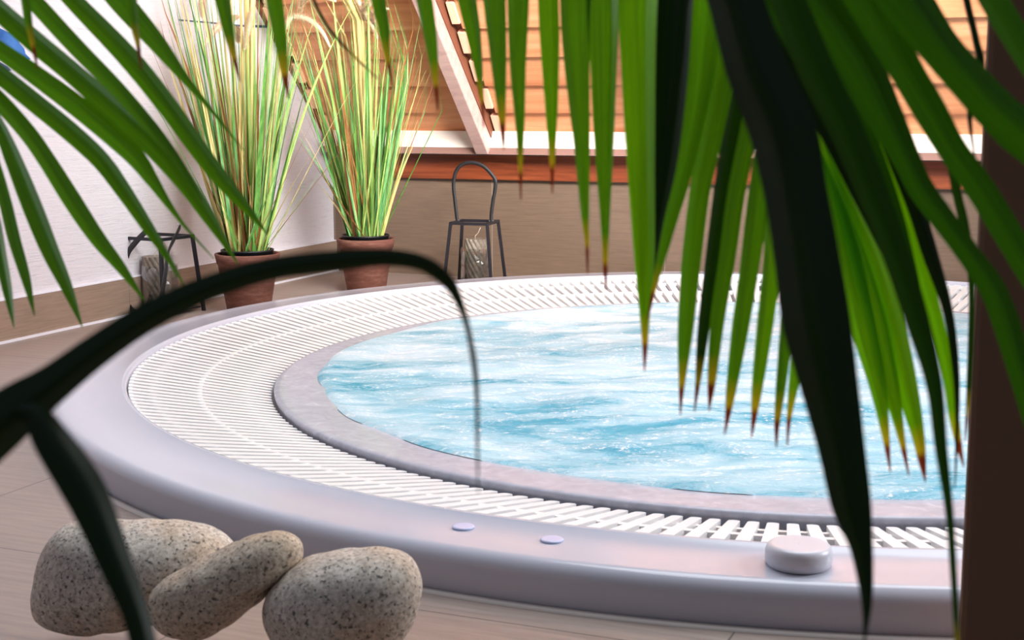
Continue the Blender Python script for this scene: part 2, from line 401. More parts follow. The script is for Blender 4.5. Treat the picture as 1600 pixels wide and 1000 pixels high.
# ------------------------------------------------------------------ whirlpool tub
tub = thing('hot_tub', 'large round white whirlpool tub set into the tiled floor', 'hot tub', TUB)
ZR = Z_RIM
prof = [(R_BODY - .03, -.05), (R_BODY, .0015), (R_BODY - .004, ZR - .026)]
for i in range(1, 9):
    a = i / 8 * PI / 2; prof.append((R_BODY - .028 + .024 * math.cos(a), ZR - .026 + .024 * math.sin(a)))
prof += [(R_TOP - .02, ZR), (R_LIP + .012, ZR + .0005), (R_LIP + .009, ZR + .003), (R_LIP + .003, ZR + .0032), (R_LIP, ZR - .001), (R_LIP, ZR - .03), (R_LIP + .0, ZR - .075)]
bm = bmesh.new(); lathe(bm, prof, 256); bmesh.ops.recalc_face_normals(bm, faces=bm.faces); obj('rim', bm, M_shell, tub, True)
bm = bmesh.new(); lathe(bm, [(R_LIP + .002, ZR - .05), (R_LIP - .01, ZR - .085), (1.2, ZR - .095), (R_RING - .02, ZR - .095)], 192); obj('gutter', bm, M_gutter, tub, True)
ZI = ZR - .044
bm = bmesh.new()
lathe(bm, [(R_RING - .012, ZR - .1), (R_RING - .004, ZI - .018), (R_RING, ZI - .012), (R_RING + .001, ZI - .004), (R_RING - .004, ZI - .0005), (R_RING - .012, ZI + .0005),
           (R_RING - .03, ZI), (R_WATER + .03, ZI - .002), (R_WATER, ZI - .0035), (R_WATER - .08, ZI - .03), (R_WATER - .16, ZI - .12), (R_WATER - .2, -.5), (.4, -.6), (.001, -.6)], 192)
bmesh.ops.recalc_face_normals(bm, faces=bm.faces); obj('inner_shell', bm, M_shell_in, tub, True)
bm = bmesh.new(); lathe(bm, [(R_BODY + .001, .0002), (R_BODY + .001, .0035), (R_BODY + .010, .0035), (R_BODY + .013, .0002)], 256); obj('base_seal', bm, M_seal, tub, True)
def disc_on_rim(name, x, y, r, h, m, z=ZR):
    p = on_floor(x, y, z + h * .5); bm = bmesh.new()
    lathe(bm, [(r * .93, 0), (r * .985, h * .15), (r, h * .4), (r * .985, h * .68), (r * .94, h * .87), (r * .86, h * .97), (r * .75, h), (r * .5, h * .985), (.0005, h * .985)], 40)
    o = obj(name, bm, m, tub, True); o.location = Vector((p.x, p.y, z)) - TUB; return o
disc_on_rim('control_button', 724, 823, .0149, .0035, M_button)['label'] = 'pale blue flat button'
disc_on_rim('control_button', 862.5, 843, .0149, .0035, M_button)['label'] = 'pale blue flat button'
kb = disc_on_rim('air_knob', 1248, 865, .0405, .026, M_knob); kb['label'] = 'thick cream round knob'

# overflow grating: radial slats with two linking rings
gr = thing('overflow_grating', 'ring of ivory radial slats over the gutter of the tub', 'grating', TUB)
NS = 256; bm = bmesh.new()
zo, zi = ZR - .006, ZR - .0565; ro, ri = R_LIP - .004, R_RING + .006
def zat(r): return zi + (zo - zi) * (r - ri) / (ro - ri)
for i in range(NS):
    a = 2 * PI * (i + .5) / NS; ca, sa = math.cos(a), math.sin(a)
    outline = []
    hw0, hw1 = .0086, .0103                                     # half widths inside, outside
    st_ = [(ri, 0), (ri + .0015, .55), (ri + .005, .9), (ri + .010, 1.0), (ro, 1.0)]
    L = [(r, (hw0 + (hw1 - hw0) * (r - ri) / (ro - ri)) * q) for r, q in st_]
    L[0] = (ri, .002)
    top, bot = [], []
    for sgn in (1, -1):
        rows = L if sgn == 1 else L[::-1]
        for r, hw in rows:
            x = r * ca - sgn * hw * sa; y = r * sa + sgn * hw * ca
            top.append(bm.verts.new((x, y, zat(r)))); bot.append(bm.verts.new((x, y, zat(r) - .012)))
    m_ = len(top)
    bm.faces.new(top[::-1])
    for j in range(m_): bm.faces.new((top[j], bot[j], bot[(j + 1) % m_], top[(j + 1) % m_]))
bmesh.ops.recalc_face_normals(bm, faces=bm.faces)
obj('slats', bm, M_slat, gr)
for rr, ww, dz in ((ri + .145, .005, .0015), (ro - .045, .004, .004), (ro - .004, .003, .002), (ri + .05, .004, .006)):
    bm = bmesh.new(); lathe(bm, [(rr - ww, zat(rr) - dz), (rr + ww, zat(rr) - dz), (rr + ww, zat(rr) - .013), (rr - ww, zat(rr) - .013)], 192, close=True)
    bmesh.ops.recalc_face_normals(bm, faces=bm.faces); obj('linking_ring', bm, M_slat, gr)

# water: churned surface
bm = bmesh.new(); rows = []
NR, NA = 90, 300
c0 = None
for i in range(NR + 1):
    ring = []
    for j in range(NA):
        a = 2 * PI * j / NA; bk = max(0, math.sin(a - .15)) ** .7         # foam spills over the far side of the inner rim
        over = .078 * bk + .012 * noise.noise(Vector((math.cos(a) * 5, math.sin(a) * 5, 1))) + .004
        RW = R_WATER + over; r = RW * (.004 + .996 * i / NR); x, y = r * math.cos(a), r * math.sin(a)
        h = noise.fractal(Vector((x * 2.2, y * 4.5, .3)), .9, 2.1, 5) * .016 + noise.noise(Vector((x * 10, y * 22, 2))) * .004
        env = min(1, (RW - r) / .12); env = max(env, 0); lift = max(0, min(1, (r - R_WATER + .05) / .05)) * .0045 * (1 if over > .006 else .5)
        ring.append(bm.verts.new((x, y, ZI - .0015 + h * env + .004 * env + lift - (.005 if i == NR else 0))))
    rows.append(ring)
for i in range(NR):
    for j in range(NA): bm.faces.new((rows[i][j], rows[i + 1][j], rows[i + 1][(j + 1) % NA], rows[i][(j + 1) % NA]))
cap(bm, rows[0])
wa = obj('water', bm, M_water, None, True); wa.location = TUB
tag(wa, 'bubbling turquoise water with white foam filling the round tub', 'water', kind='stuff')

# ------------------------------------------------------------------ stones
def stone(outline, d, depth, m, label, seed, dz=0, tilt=0):
    """outline: star-shaped silhouette in photo pixels around its centre; given real depth"""
    cx = sum(p[0] for p in outline) / len(outline); cy = sum(p[1] for p in outline) / len(outline)
    pol = sorted((math.atan2(cy - y, x - cx), math.hypot(x - cx, y - cy)) for x, y in outline)
    def R(th):
        th = (th + PI) % (2 * PI) - PI
        for i in range(len(pol)):
            a0, r_0 = pol[i]; a1, r_1 = pol[(i + 1) % len(pol)]
            if i == len(pol) - 1: a1 += 2 * PI
            for tt in (th, th + 2 * PI):
                if a0 <= tt <= a1:
                    q = (tt - a0) / max(a1 - a0, 1e-6)
                    rm, rp_ = pol[i - 1][1], pol[(i + 2) % len(pol)][1]
                    return .5 * (2 * r_0 + (r_1 - rm) * q + (2 * rm - 5 * r_0 + 4 * r_1 - rp_) * q * q + (3 * r_0 - rm - 3 * r_1 + rp_) * q ** 3)
        return pol[0][1]
    k_ = d / F_PX; bm = bmesh.new(); nu, nv = 96, 64; rows = []
    for j in range(1, nv):
        ph = -PI / 2 + PI * j / nv; row = []
        for i in range(nu):
            th = 2 * PI * i / nu; cs = abs(math.cos(ph)) ** .82; sn = math.copysign(abs(math.sin(ph)) ** .92, math.sin(ph))
            p = Vector((math.cos(th) * R(th) * cs * k_, sn * depth / 2, math.sin(th) * R(th) * cs * k_))
            nrm = p.normalized()
            p += nrm * (noise.noise(p * 14 + Vector((seed, 0, 0))) * .004 + noise.noise(p * 60 + Vector((0, seed, 0))) * .0007)
            row.append(bm.verts.new(p))
        rows.append(row)
    for A, B2 in zip(rows, rows[1:]):
        for i in range(nu): bm.faces.new((A[i], A[(i + 1) % nu], B2[(i + 1) % nu], B2[i]))
    cap(bm, rows[0], False); cap(bm, rows[-1], True)
    bmesh.ops.recalc_face_normals(bm, faces=bm.faces)
    loc = at(cx, cy, d)
    zmin = min(v.co.z for v in bm.verts)
    bmesh.ops.translate(bm, verts=bm.verts, vec=(0, 0, -zmin))
    o = obj('granite_stone', bm, m, None, True); o.location = (loc.x, loc.y, loc.z + zmin + dz)
    tag(o, label, 'stone', 'granite stones on the floor')
    return o
s1 = stone([(52, 905), (48, 945), (60, 968), (100, 985), (130, 988), (170, 982), (230, 975), (300, 955), (345, 920), (372, 870), (364, 850), (335, 830), (300, 822), (250, 815), (190, 813), (120, 815), (95, 824), (72, 850)],
      1.60, .135, M_stone, 'largest rounded granite stone, leftmost of the three, half behind the leaning stone', 1)
s2 = stone([(248, 984), (280, 996), (310, 997), (350, 980), (390, 950), (430, 910), (468, 882), (477, 862), (470, 842), (445, 831), (410, 836), (370, 850), (330, 868), (285, 890), (248, 912), (234, 935), (236, 962)],
      1.49, .088, M_stone2, 'slim granite stone leaning up between the other two stones', 5)
s3 = stone([(411, 950), (418, 985), (440, 1012), (490, 1026), (560, 1028), (610, 1018), (640, 985), (656, 945), (659, 905), (645, 875), (615, 860), (560, 860), (510, 868), (460, 882), (432, 905), (418, 925)],
      1.47, .12, M_stone, 'round granite stone nearest the middle of the floor, right of the other two', 9)
print('stone z', s1.location.z, s2.location.z, s3.location.z)

# ------------------------------------------------------------------ potted grasses
M_g = {}
for nm, d_, l_ in (('green', (66, 120, 40), (120, 176, 78)), ('lime', (126, 170, 70), (186, 206, 118)), ('straw', (196, 172, 96), (236, 220, 150)), ('rust', (128, 74, 34), (176, 116, 60)), ('mint', (80, 150, 84), (150, 208, 130))):
    m = mat('grass_' + nm, l_, .55); k = N(m)
    k.base(k.ramp(k.noise(k.coords(scale=(30, 30, 2)), 3, 3), [(.3, srgb(*d_)), (.7, srgb(*l_))])); M_g[nm] = m
M_plume = mat('feathery_plume', (250, 226, 196), .9)
def clear(p, loc):
    """keeps a grass point off the white wall and the sloped timber"""
    q = p + Vector(loc); b = (q - CO).dot(B)
    if b < .03: q += B * (.03 - b)
    e = q.z - (.42 - (q - CO).dot(D) - .07)
    if e > 0: q -= D * e
    return q - Vector(loc)
def ribbon(bm, pts, wid, face, mi=0, fold=.18):
    """flat grass blade facing 'face' with a shallow fold"""
    L_, Mi, R_ = [], [], []
    for i, p in enumerate(pts):
        t = (pts[min(i + 1, len(pts) - 1)] - pts[max(i - 1, 0)]).normalized(); a = t.cross(face)
        if a.length < 1e-3: a = t.cross(Vector((1, 0, 0)))
        a.normalize(); n_ = a.cross(t)
        L_.append(bm.verts.new(p - a * wid[i] / 2)); R_.append(bm.verts.new(p + a * wid[i] / 2)); Mi.append(bm.verts.new(p - n_ * wid[i] * fold))
    for i in range(len(pts) - 1):
        for A, B2 in ((L_, Mi), (Mi, R_)):
            f_ = bm.faces.new((A[i], B2[i], B2[i + 1], A[i + 1])); f_.material_index = mi; f_.smooth = True
def plume(bm, pts, r, rnd, mi=0):
    tube(bm, pts, [r * .45 * math.sin(PI * (.12 + .8 * i / len(pts))) for i in range(len(pts))], 7)
    for i in range(len(pts) * 170):
        s = rnd.random(); k_ = s * (len(pts) - 1); j = min(int(k_), len(pts) - 2); p = pts[j].lerp(pts[j + 1], k_ - j)
        t = (pts[j + 1] - pts[j]).normalized(); v = Vector((rnd.gauss(0, 1), rnd.gauss(0, 1), rnd.gauss(0, 1))); v = (v - t * v.dot(t)).normalized()
        e = math.sin(PI * min(1, s * 1.05 + .08)) ** .5 * r * rnd.uniform(.7, 1.15)
        q = p + v * e + t * e * .9; sd = t.cross(v) * .0011
        bm.faces.new((bm.verts.new(p + sd), bm.verts.new(p - sd), bm.verts.new(q)))
def grass_pot(name_label, loc, seed, plumes, H, extra):
    rnd = random.Random(seed)
    root = thing('potted_grass', name_label, 'potted plant', loc, 0, 'potted ornamental grasses')
    bm = bmesh.new(); h = .172
    lathe(bm, [(.001, .0), (.060, .0), (.062, .003), (.086, h - .03), (.0885, h - .029), (.0945, h - .002), (.0935, h), (.0865, h), (.085, h - .006), (.080, h - .04), (.06, .012), (.001, .01)], 56)
    bmesh.ops.recalc_face_normals(bm, faces=bm.faces); obj('pot', bm, M_terra, root, True)
    bm = bmesh.new(); lathe(bm, [(.05, .02), (.0745, h + .006), (.0765, h + .007), (.0765, h + .011), (.074, h + .012), (.0715, h + .008), (.068, h - .02), (.001, h - .022)], 48)
    bmesh.ops.recalc_face_normals(bm, faces=bm.faces); obj('nursery_pot', bm, M_black, root, True)
    bm = bmesh.new(); lathe(bm, [(.069, h - .012), (.04, h - .006), (.001, h - .002)], 24); obj('moss', bm, M_soil, root, True)
    mats = ['green', 'mint', 'lime', 'straw', 'rust']; bm = bmesh.new()
    for i in range(215):
        a = rnd.uniform(0, 2 * PI); r_ = .054 * math.sqrt(rnd.random()); z0 = h - .01
        lean = abs(rnd.gauss(0, .12)) + .02 + r_ * 2.0
        if rnd.random() < .10: lean += rnd.uniform(.1, .25)
        a2 = a + rnd.gauss(0, .5); ln = H * rnd.uniform(.5, 1.12) * (1 - .35 * min(lean, .6))
        p = Vector((r_ * math.cos(a), r_ * math.sin(a), z0)); dr = Vector((math.cos(a2), math.sin(a2), 0)); droop = rnd.choice((0, 0, rnd.uniform(0, .12))) * ln
        if rnd.random() < .07: lean += .35; ln *= .55; w0 = .005
        n_ = 9; pts = []; ws = []; w0 = rnd.choice([.004, .006, .009, .012, .016, .020]) * (.5 if lean > .3 else 1)
        for q in range(n_ + 1):
            s = q / n_; pts.append(p + dr * (math.sin(lean) * ln * s + droop * s ** 2.2) + Z * (math.cos(lean) * ln * s - droop * .5 * s ** 3)); ws.append(max(.0006, w0 * (1 - s ** 1.6)) * (.7 + .3 * min(1, s * 6)))
        pts = [clear(p_, loc) for p_ in pts]
        mi = rnd.choices(range(5), [24, 20, 22, 22, 14])[0]
        ribbon(bm, pts, ws, Vector((math.cos(a2 + rnd.uniform(-1.5, 1.5)), math.sin(a2 + rnd.uniform(-1.5, 1.5)), .1)).normalized(), mi)
    obj('grass_blades', bm, [M_g[m] for m in mats], root)['kind'] = 'stuff'
    bm = bmesh.new()                                              # bundles of thick straw reeds in the middle
    for i in range(6):
        a = rnd.uniform(0, 2 * PI); r_ = rnd.uniform(0, .022); p = Vector((r_ * math.cos(a) + extra, r_ * math.sin(a) - .02, h - .01)); le = rnd.uniform(-.03, .03)
        pts = [p + Vector((le * s * 1.0, 0, s * H)) for s in [j / 8 for j in range(9)]]
        pts = [clear(p_, loc) for p_ in pts]
        tube(bm, pts, [.0095 if i == 0 else rnd.uniform(.003, .0046)] * 9, 8)
    obj('reeds', bm, M_g['straw'], root, True)
    for pl in plumes:
        # stem climbs from the pot to the plume's first point
        P = [clear(at(x, y, d) - Vector(loc), loc) for x, y, d in pl]
        b0 = Vector((rnd.uniform(-.03, .03), rnd.uniform(-.03, .03), h)); mid = (b0 * .4 + P[0] * .6); mid.z = b0.z + (P[0].z - b0.z) * .6
        bm = bmesh.new(); tube(bm, [clear(p_, loc) for p_ in curve3([b0, mid, P[0]], 10)], .0011, 5); sm = obj('stem', bm, M_g['straw'], root)
        bm = bmesh.new(); plume(bm, curve3(P, 14), .017, rnd); obj('seed_head', bm, M_plume, root)
    return root
grass_pot('tall ornamental grass in a terracotta pot beside the lantern with the folded handle, against the white wall', (-.768, 4.150, 0), 3,
          [[(375, 25, 4.1), (357, 32, 4.1), (335, 48, 4.1), (315, 76, 4.1)], [(318, 30, 4.15), (316, 12, 4.15), (318, -10, 4.15), (322, -30, 4.15)], [(362, 40, 4.1), (371, 50, 4.1), (373, 68, 4.1)], [(382, 78, 4.05), (388, 45, 4.05), (394, 15, 4.05), (398, -20, 4.05)]], .86, .012)
grass_pot('tall ornamental grass with pale plumes in a terracotta pot, in front of the timber wall', (-.470, 4.601, 0), 11,
          [[(445, 48, 4.5), (455, 28, 4.5), (480, 30, 4.5), (502, 48, 4.5), (516, 74, 4.5)], [(474, 22, 4.55), (492, 4, 4.55), (520, -4, 4.55), (555, 6, 4.55)], [(602, 36, 4.6), (610, 20, 4.6), (626, 10, 4.6), (640, 2, 4.6)],
           [(604, 40, 4.55), (612, 28, 4.55), (628, 20, 4.55), (645, 18, 4.55)], [(446, 45, 4.6), (443, 30, 4.6), (438, 10, 4.6), (440, -12, 4.6)], [(590, 60, 4.5), (586, 30, 4.5), (584, 5, 4.5), (590, -15, 4.5)]], .80, -.008)

# ------------------------------------------------------------------ lanterns
def lantern(label, loc, rotz, at_top, at_bot, H, folded, group='black metal candle lanterns'):
    root = thing('candle_lantern', label, 'lantern', loc, rotz, group)
    t_, b_ = at_top / 2, at_bot / 2; th = .0045
    for sx_, sy_ in ((-1, -1), (1, -1), (1, 1), (-1, 1)):
        bm = bmesh.new(); P0 = Vector((sx_ * b_, sy_ * b_, 0)); P1 = Vector((sx_ * t_, sy_ * t_, H))
        vs = []
        for P_ in (P0, P1):
            vs.append([bm.verts.new(P_ + Vector((dx * th, dy * th, 0))) for dx, dy in ((-1, -1), (1, -1), (1, 1), (-1, 1))])
        for i in range(4): bm.faces.new((vs[0][i], vs[0][(i + 1) % 4], vs[1][(i + 1) % 4], vs[1][i]))
        cap(bm, vs[0], True); cap(bm, vs[1]); obj('leg', bm, M_metal, root)
    bm = bmesh.new()
    for i, (p, q) in enumerate((((-1, -1), (1, -1)), ((1, -1), (1, 1)), ((1, 1), (-1, 1)), ((-1, 1), (-1, -1)))):
        x0_, x1_ = sorted((p[0] * t_, q[0] * t_)); y0_, y1_ = sorted((p[1] * t_, q[1] * t_)); box(bm, (x0_ - th, y0_ - th, H - .009), (x1_ + th, y1_ + th, H))
    obj('top_frame', bm, M_metal, root)
    bm = bmesh.new(); q = b_ * .93; box(bm, (-q, -q, .010), (q, q, .014)); obj('tray', bm, M_metal, root)
    # handle: flat strap arch on the two side bars
    hw = t_
    if not folded:
        prof = [(-hw + .002, -.006), (-hw - .001, .02), (-hw - .006, .06), (-hw - .010, .11), (-hw + .004, .15), (-hw * .35, .168), (hw * .45, .160), (hw + .006, .125), (hw + .010, .10), (hw + .002, .06), (hw - .004, .02), (hw - .004, -.006)]
        pts = [Vector((x, 0, H + z * 1.12)) for x, z in prof]; cv = curve3(pts, 60)
        bm = bmesh.new(); tube(bm, cv, .0062, 10, .6, Vector((0, 1, 0)))
    else:
        IM = Matrix.Rotation(-rotz, 4, 'Z') @ Matrix.Translation(-Vector(loc))
        pts = [IM @ at(*q) for q in ((281, 355, 4.16), (275, 368, 4.12), (263, 394, 4.04), (258, 430, 4.02), (250, 470, 4.03), (235, 488, 4.06), (212, 488, 4.10), (200, 470, 4.14), (197, 430, 4.15), (199, 398, 4.12), (214, 376, 4.10), (229, 361, 4.10))]
        cv = curve3(pts, 60); bm = bmesh.new(); tube(bm, cv, .0095, 12, .35, Vector((.3, 1, .2)))
    obj('handle', bm, M_strap, root, True)
    ends = (pts[0], pts[-1])
    for e_ in ends:
        bm = bmesh.new(); tube(bm, [e_ + Vector((-.007, 0, .008)), e_ + Vector((.007, 0, .008))], .003, 8); obj('rivet', bm, M_rivet, root)
    return root
def candle(label, loc, r, h):
    root = thing('pillar_candle', label, 'candle', loc, 0, 'grey twisted candles')
    bm = bmesh.new(); n_ = 72; m_ = 40; rows = []
    for j in range(m_ + 1):
        z = h * j / m_; row = []
        for i in range(n_):
            a = 2 * PI * i / n_; rr = r * (1 - .09 * (.5 + .5 * math.cos(14 * (a + z * 16))) ** 2); row.append(bm.verts.new((rr * math.cos(a), rr * math.sin(a), z)))
        rows.append(row)
    for A, B2 in zip(rows, rows[1:]):
        for i in range(n_): bm.faces.new((A[i], A[(i + 1) % n_], B2[(i + 1) % n_], B2[i]))
    cap(bm, rows[0], True); cap(bm, rows[-1]); obj('wax', bm, M_candle, root)
    bm = bmesh.new(); tube(bm, curve3([(0, 0, h - .004), (-.001, 0, h + .008), (.008, 0, h + .018), (.016, 0, h + .036)], 10), .0011, 6); obj('wick', bm, M_wick, root)
    return root
def hurricane(label, loc, r, h):
    bm = bmesh.new(); lathe(bm, [(.001, 0), (r, 0), (r, h), (r - .0015, h), (r - .0015, .002), (.001, .002)], 48)
    bmesh.ops.recalc_face_normals(bm, faces=bm.faces)
    o = obj('glass_cylinder', bm, M_glass, None, True); o.location = loc; return tag(o, label, 'glass', 'glass cylinders around the candles')
l2 = Vector((-.121, 4.66, 0))
lantern('black lantern with its arched handle standing up, against the beige tiled wall', l2, math.radians(-16), .122, .165, .222, False)
candle('grey twisted candle inside the lantern whose handle stands up', l2 + Vector((.003, 0, .0165)), .037, .148)
hurricane('clear glass cylinder around the candle at the beige tiled wall', l2 + Vector((.003, 0, .0142)), .049, .12)
l1 = Vector((-1.022, 4.14, 0))
lantern('black lantern with its handle folded down, left of the potted grass at the white wall', l1, math.radians(-28), .135, .172, .225, True)
candle('grey twisted candle inside the lantern with the folded handle', l1 + Vector((-.012, 0, .0165)), .037, .148)
hurricane('clear glass cylinder around the candle at the white wall', l1 + Vector((.0, 0, .0142)), .052, .125)

# ------------------------------------------------------------------ palm leaves
def leaflet(root, ctrl, d0, d1, mkey, tw=.35, fold=.22, nseg=36, tipv=True, name='leaflet', ripple=.0, ext=0):
    """ctrl: (x, y, width) along the blade as the photo shows it; d0/d1: real distance at base / tip"""
    P = []
    ln = [0]
    for a, b in zip(ctrl, ctrl[1:]): ln.append(ln[-1] + math.hypot(a[0] - b[0], a[1] - b[1]))
    if len(ctrl) < 3: ctrl = [ctrl[0], tuple((p + q) / 2 for p, q in zip(*ctrl)), ctrl[1]]; ln = [0, ln[-1] / 2, ln[-1]]
    for c_, l_ in zip(ctrl, ln):
        s = l_ / ln[-1]; d = d0 + (d1 - d0) * s; p = at(c_[0], c_[1], d); P.append((p.x, p.y, p.z, c_[2] * d / F_PX))
    smp = catmull(P, nseg); pts = [Vector(q[:3]) for q in smp]; wd = [max(q[3], .0005) for q in smp]
    tot = [0]
    for a, b in zip(pts, pts[1:]): tot.append(tot[-1] + (a - b).length)
    bm = bmesh.new(); uvl = bm.loops.layers.uv.new('UVMap'); cols = []
    rnd = random.Random(int(ctrl[0][0] * 7 + ctrl[-1][1]))
    tws = tw * rnd.choice((-1, 1)) * rnd.uniform(.6, 1.2)
    nx = 6
    for i, p in enumerate(pts):
        t = (pts[min(i + 1, nseg)] - pts[max(i - 1, 0)]).normalized(); v = (p - CAM).normalized()
        a = t.cross(v).normalized(); n_ = a.cross(t).normalized()
        ang = tws * (1 - .5 * i / nseg); a2 = a * math.cos(ang) + n_ * math.sin(ang); n2 = a2.cross(t).normalized()
        half = wd[i] / 2 / math.cos(ang); row = []
        for j in range(nx + 1):
            u = j / nx * 2 - 1
            row.append((bm.verts.new(p + a2 * (half * u) + n2 * (half * fold * (abs(u) - .5) * 2)), (u + 1) / 2, tot[-1] - tot[i]))
        cols.append(row)
    for A, B2 in zip(cols, cols[1:]):
        for j in range(nx):
            q = (A[j], A[j + 1], B2[j + 1], B2[j]); f_ = bm.faces.new([x[0] for x in q]); f_.smooth = True
            for lp, x in zip(f_.loops, q): lp[uvl].uv = (x[1], x[2])
    o = obj(name, bm, LF[mkey], None); o.parent = root; o.matrix_parent_inverse = Matrix.Translation(-root.location)
    return o
def rachis(root, pts, r0_, r1_, m, name='rachis'):
    P = curve3([at(*p) for p in pts], 30); bm = bmesh.new()
    tube(bm, P, [r0_ + (r1_ - r0_) * i / 30 for i in range(31)], 8); o = obj(name, bm, m, None, True)
    o.parent = root; o.matrix_parent_inverse = Matrix.Translation(-root.location); return o
M_rach = mat('leaf_stalk', (70, 104, 34), .5)
def frond(label, anchor):
    return thing('palm_frond', label, 'palm leaf', at(*anchor), 0, 'palm leaves hanging in the foreground')

# left fan of broad blades
fA = frond('green palm leaf spreading its broad blades over the white wall, at the left', (-70, -60, .98))
LEFT = [
 [(130, -65, 40), (185, 0, 46), (240, 62, 36), (290, 125, 17), (330, 172, 8), (380, 235, 2.5)],
 [(60, -60, 30), (115, 0, 36), (200, 88, 42), (262, 165, 40), (312, 235, 36), (348, 282, 31), (385, 325, 18), (418, 366, 2)],
 [(0, -55, 30), (50, 0, 34), (118, 74, 34), (185, 142, 30), (240, 205, 26), (285, 262, 14), (315, 312, 3)],
 [(-60, -40, 34), (5, 20, 40), (60, 68, 42), (120, 118, 42), (190, 180, 46), (240, 225, 46), (290, 285, 36), (330, 345, 24), (372, 413, 2)],
 [(-70, 30, 30), (0, 80, 34), (50, 115, 38), (130, 175, 42), (205, 240, 38), (236, 280, 26), (262, 318, 14), (290, 355, 6), (335, 405, 2)],
 [(-75, 60, 30), (-10, 108, 36), (55, 160, 38), (110, 205, 38), (158, 250, 36), (195, 300, 31), (228, 350, 24), (262, 402, 12), (289, 448, 2)],
 [(-70, 95, 28), (-10, 150, 34), (40, 205, 34), (72, 250, 34), (110, 310, 36), (150, 370, 31), (190, 420, 20), (226, 470, 2)],
 [(-40, 130, 22), (0, 200, 26), (22, 250, 33), (50, 320, 38), (78, 390, 34), (105, 450, 22), (129, 512, 2)],
 [(-40, 170, 20), (-14, 245, 24), (6, 310, 24), (22, 375, 24), (40, 435, 18), (54, 493, 2)],
 [(-30, 260, 18), (-10, 330, 20), (2, 400, 22), (12, 455, 18), (22, 512, 2)]]
for i, c_ in enumerate(LEFT): leaflet(fA, [(x, y, w_ * .8) for x, y, w_ in c_], .97 + .006 * i, .90 + .004 * i, 'midn', tw=.3, fold=.28)
rachis(fA, [(150, -90, .97), (30, -90, .98), (-60, -30, .98), (-80, 60, .99), (-60, 160, 1.0), (-35, 270, 1.02)], .003, .0018, M_rach)

# frond running above the frame, only its drooping tips come into view
fT = frond('row of thin drooping palm tips with yellow and brown ends along the top left edge', (300, -90, .86))
TIPS = [
 [(32, -60, 20), (38, -10, 15), (44, 35, 12), (50, 65, 8), (59, 108, 2)],
 [(200, -60, 22), (205, -10, 18), (211, 40, 13), (216, 70, 7), (221, 108, 2)],
 [(335, -70, 28), (345, -20, 26), (357, 45, 18), (364, 80, 10), (375, 128, 2)],
 [(415, -70, 28), (425, -10, 27), (437, 60, 20), (443, 108, 12), (451, 154, 2)],
 [(582, -70, 26), (590, -10, 23), (600, 40, 18), (604, 78, 11), (613, 135, 2)],
 [(650, -70, 28), (660, -10, 26), (672, 60, 20), (680, 125, 9), (684, 172, 2)],
 [(722, -70, 32), (730, -10, 30), (742, 60, 22), (752, 140, 8), (756, 198, 2)]]
for i, c_ in enumerate(TIPS): leaflet(fT, c_, .86, .84, 'mid', tw=.4, fold=.3)
leaflet(fT, [(470, -50, 5), (485, -12, 5), (510, 38, 5), (545, 80, 4), (592, 124, 2)], .86, .84, 'unlitt', name='leaflet')
rachis(fT, [(760, -80, .86), (600, -95, .86), (400, -90, .865), (200, -80, .87), (30, -66, .87)], .003, .0015, M_rach)

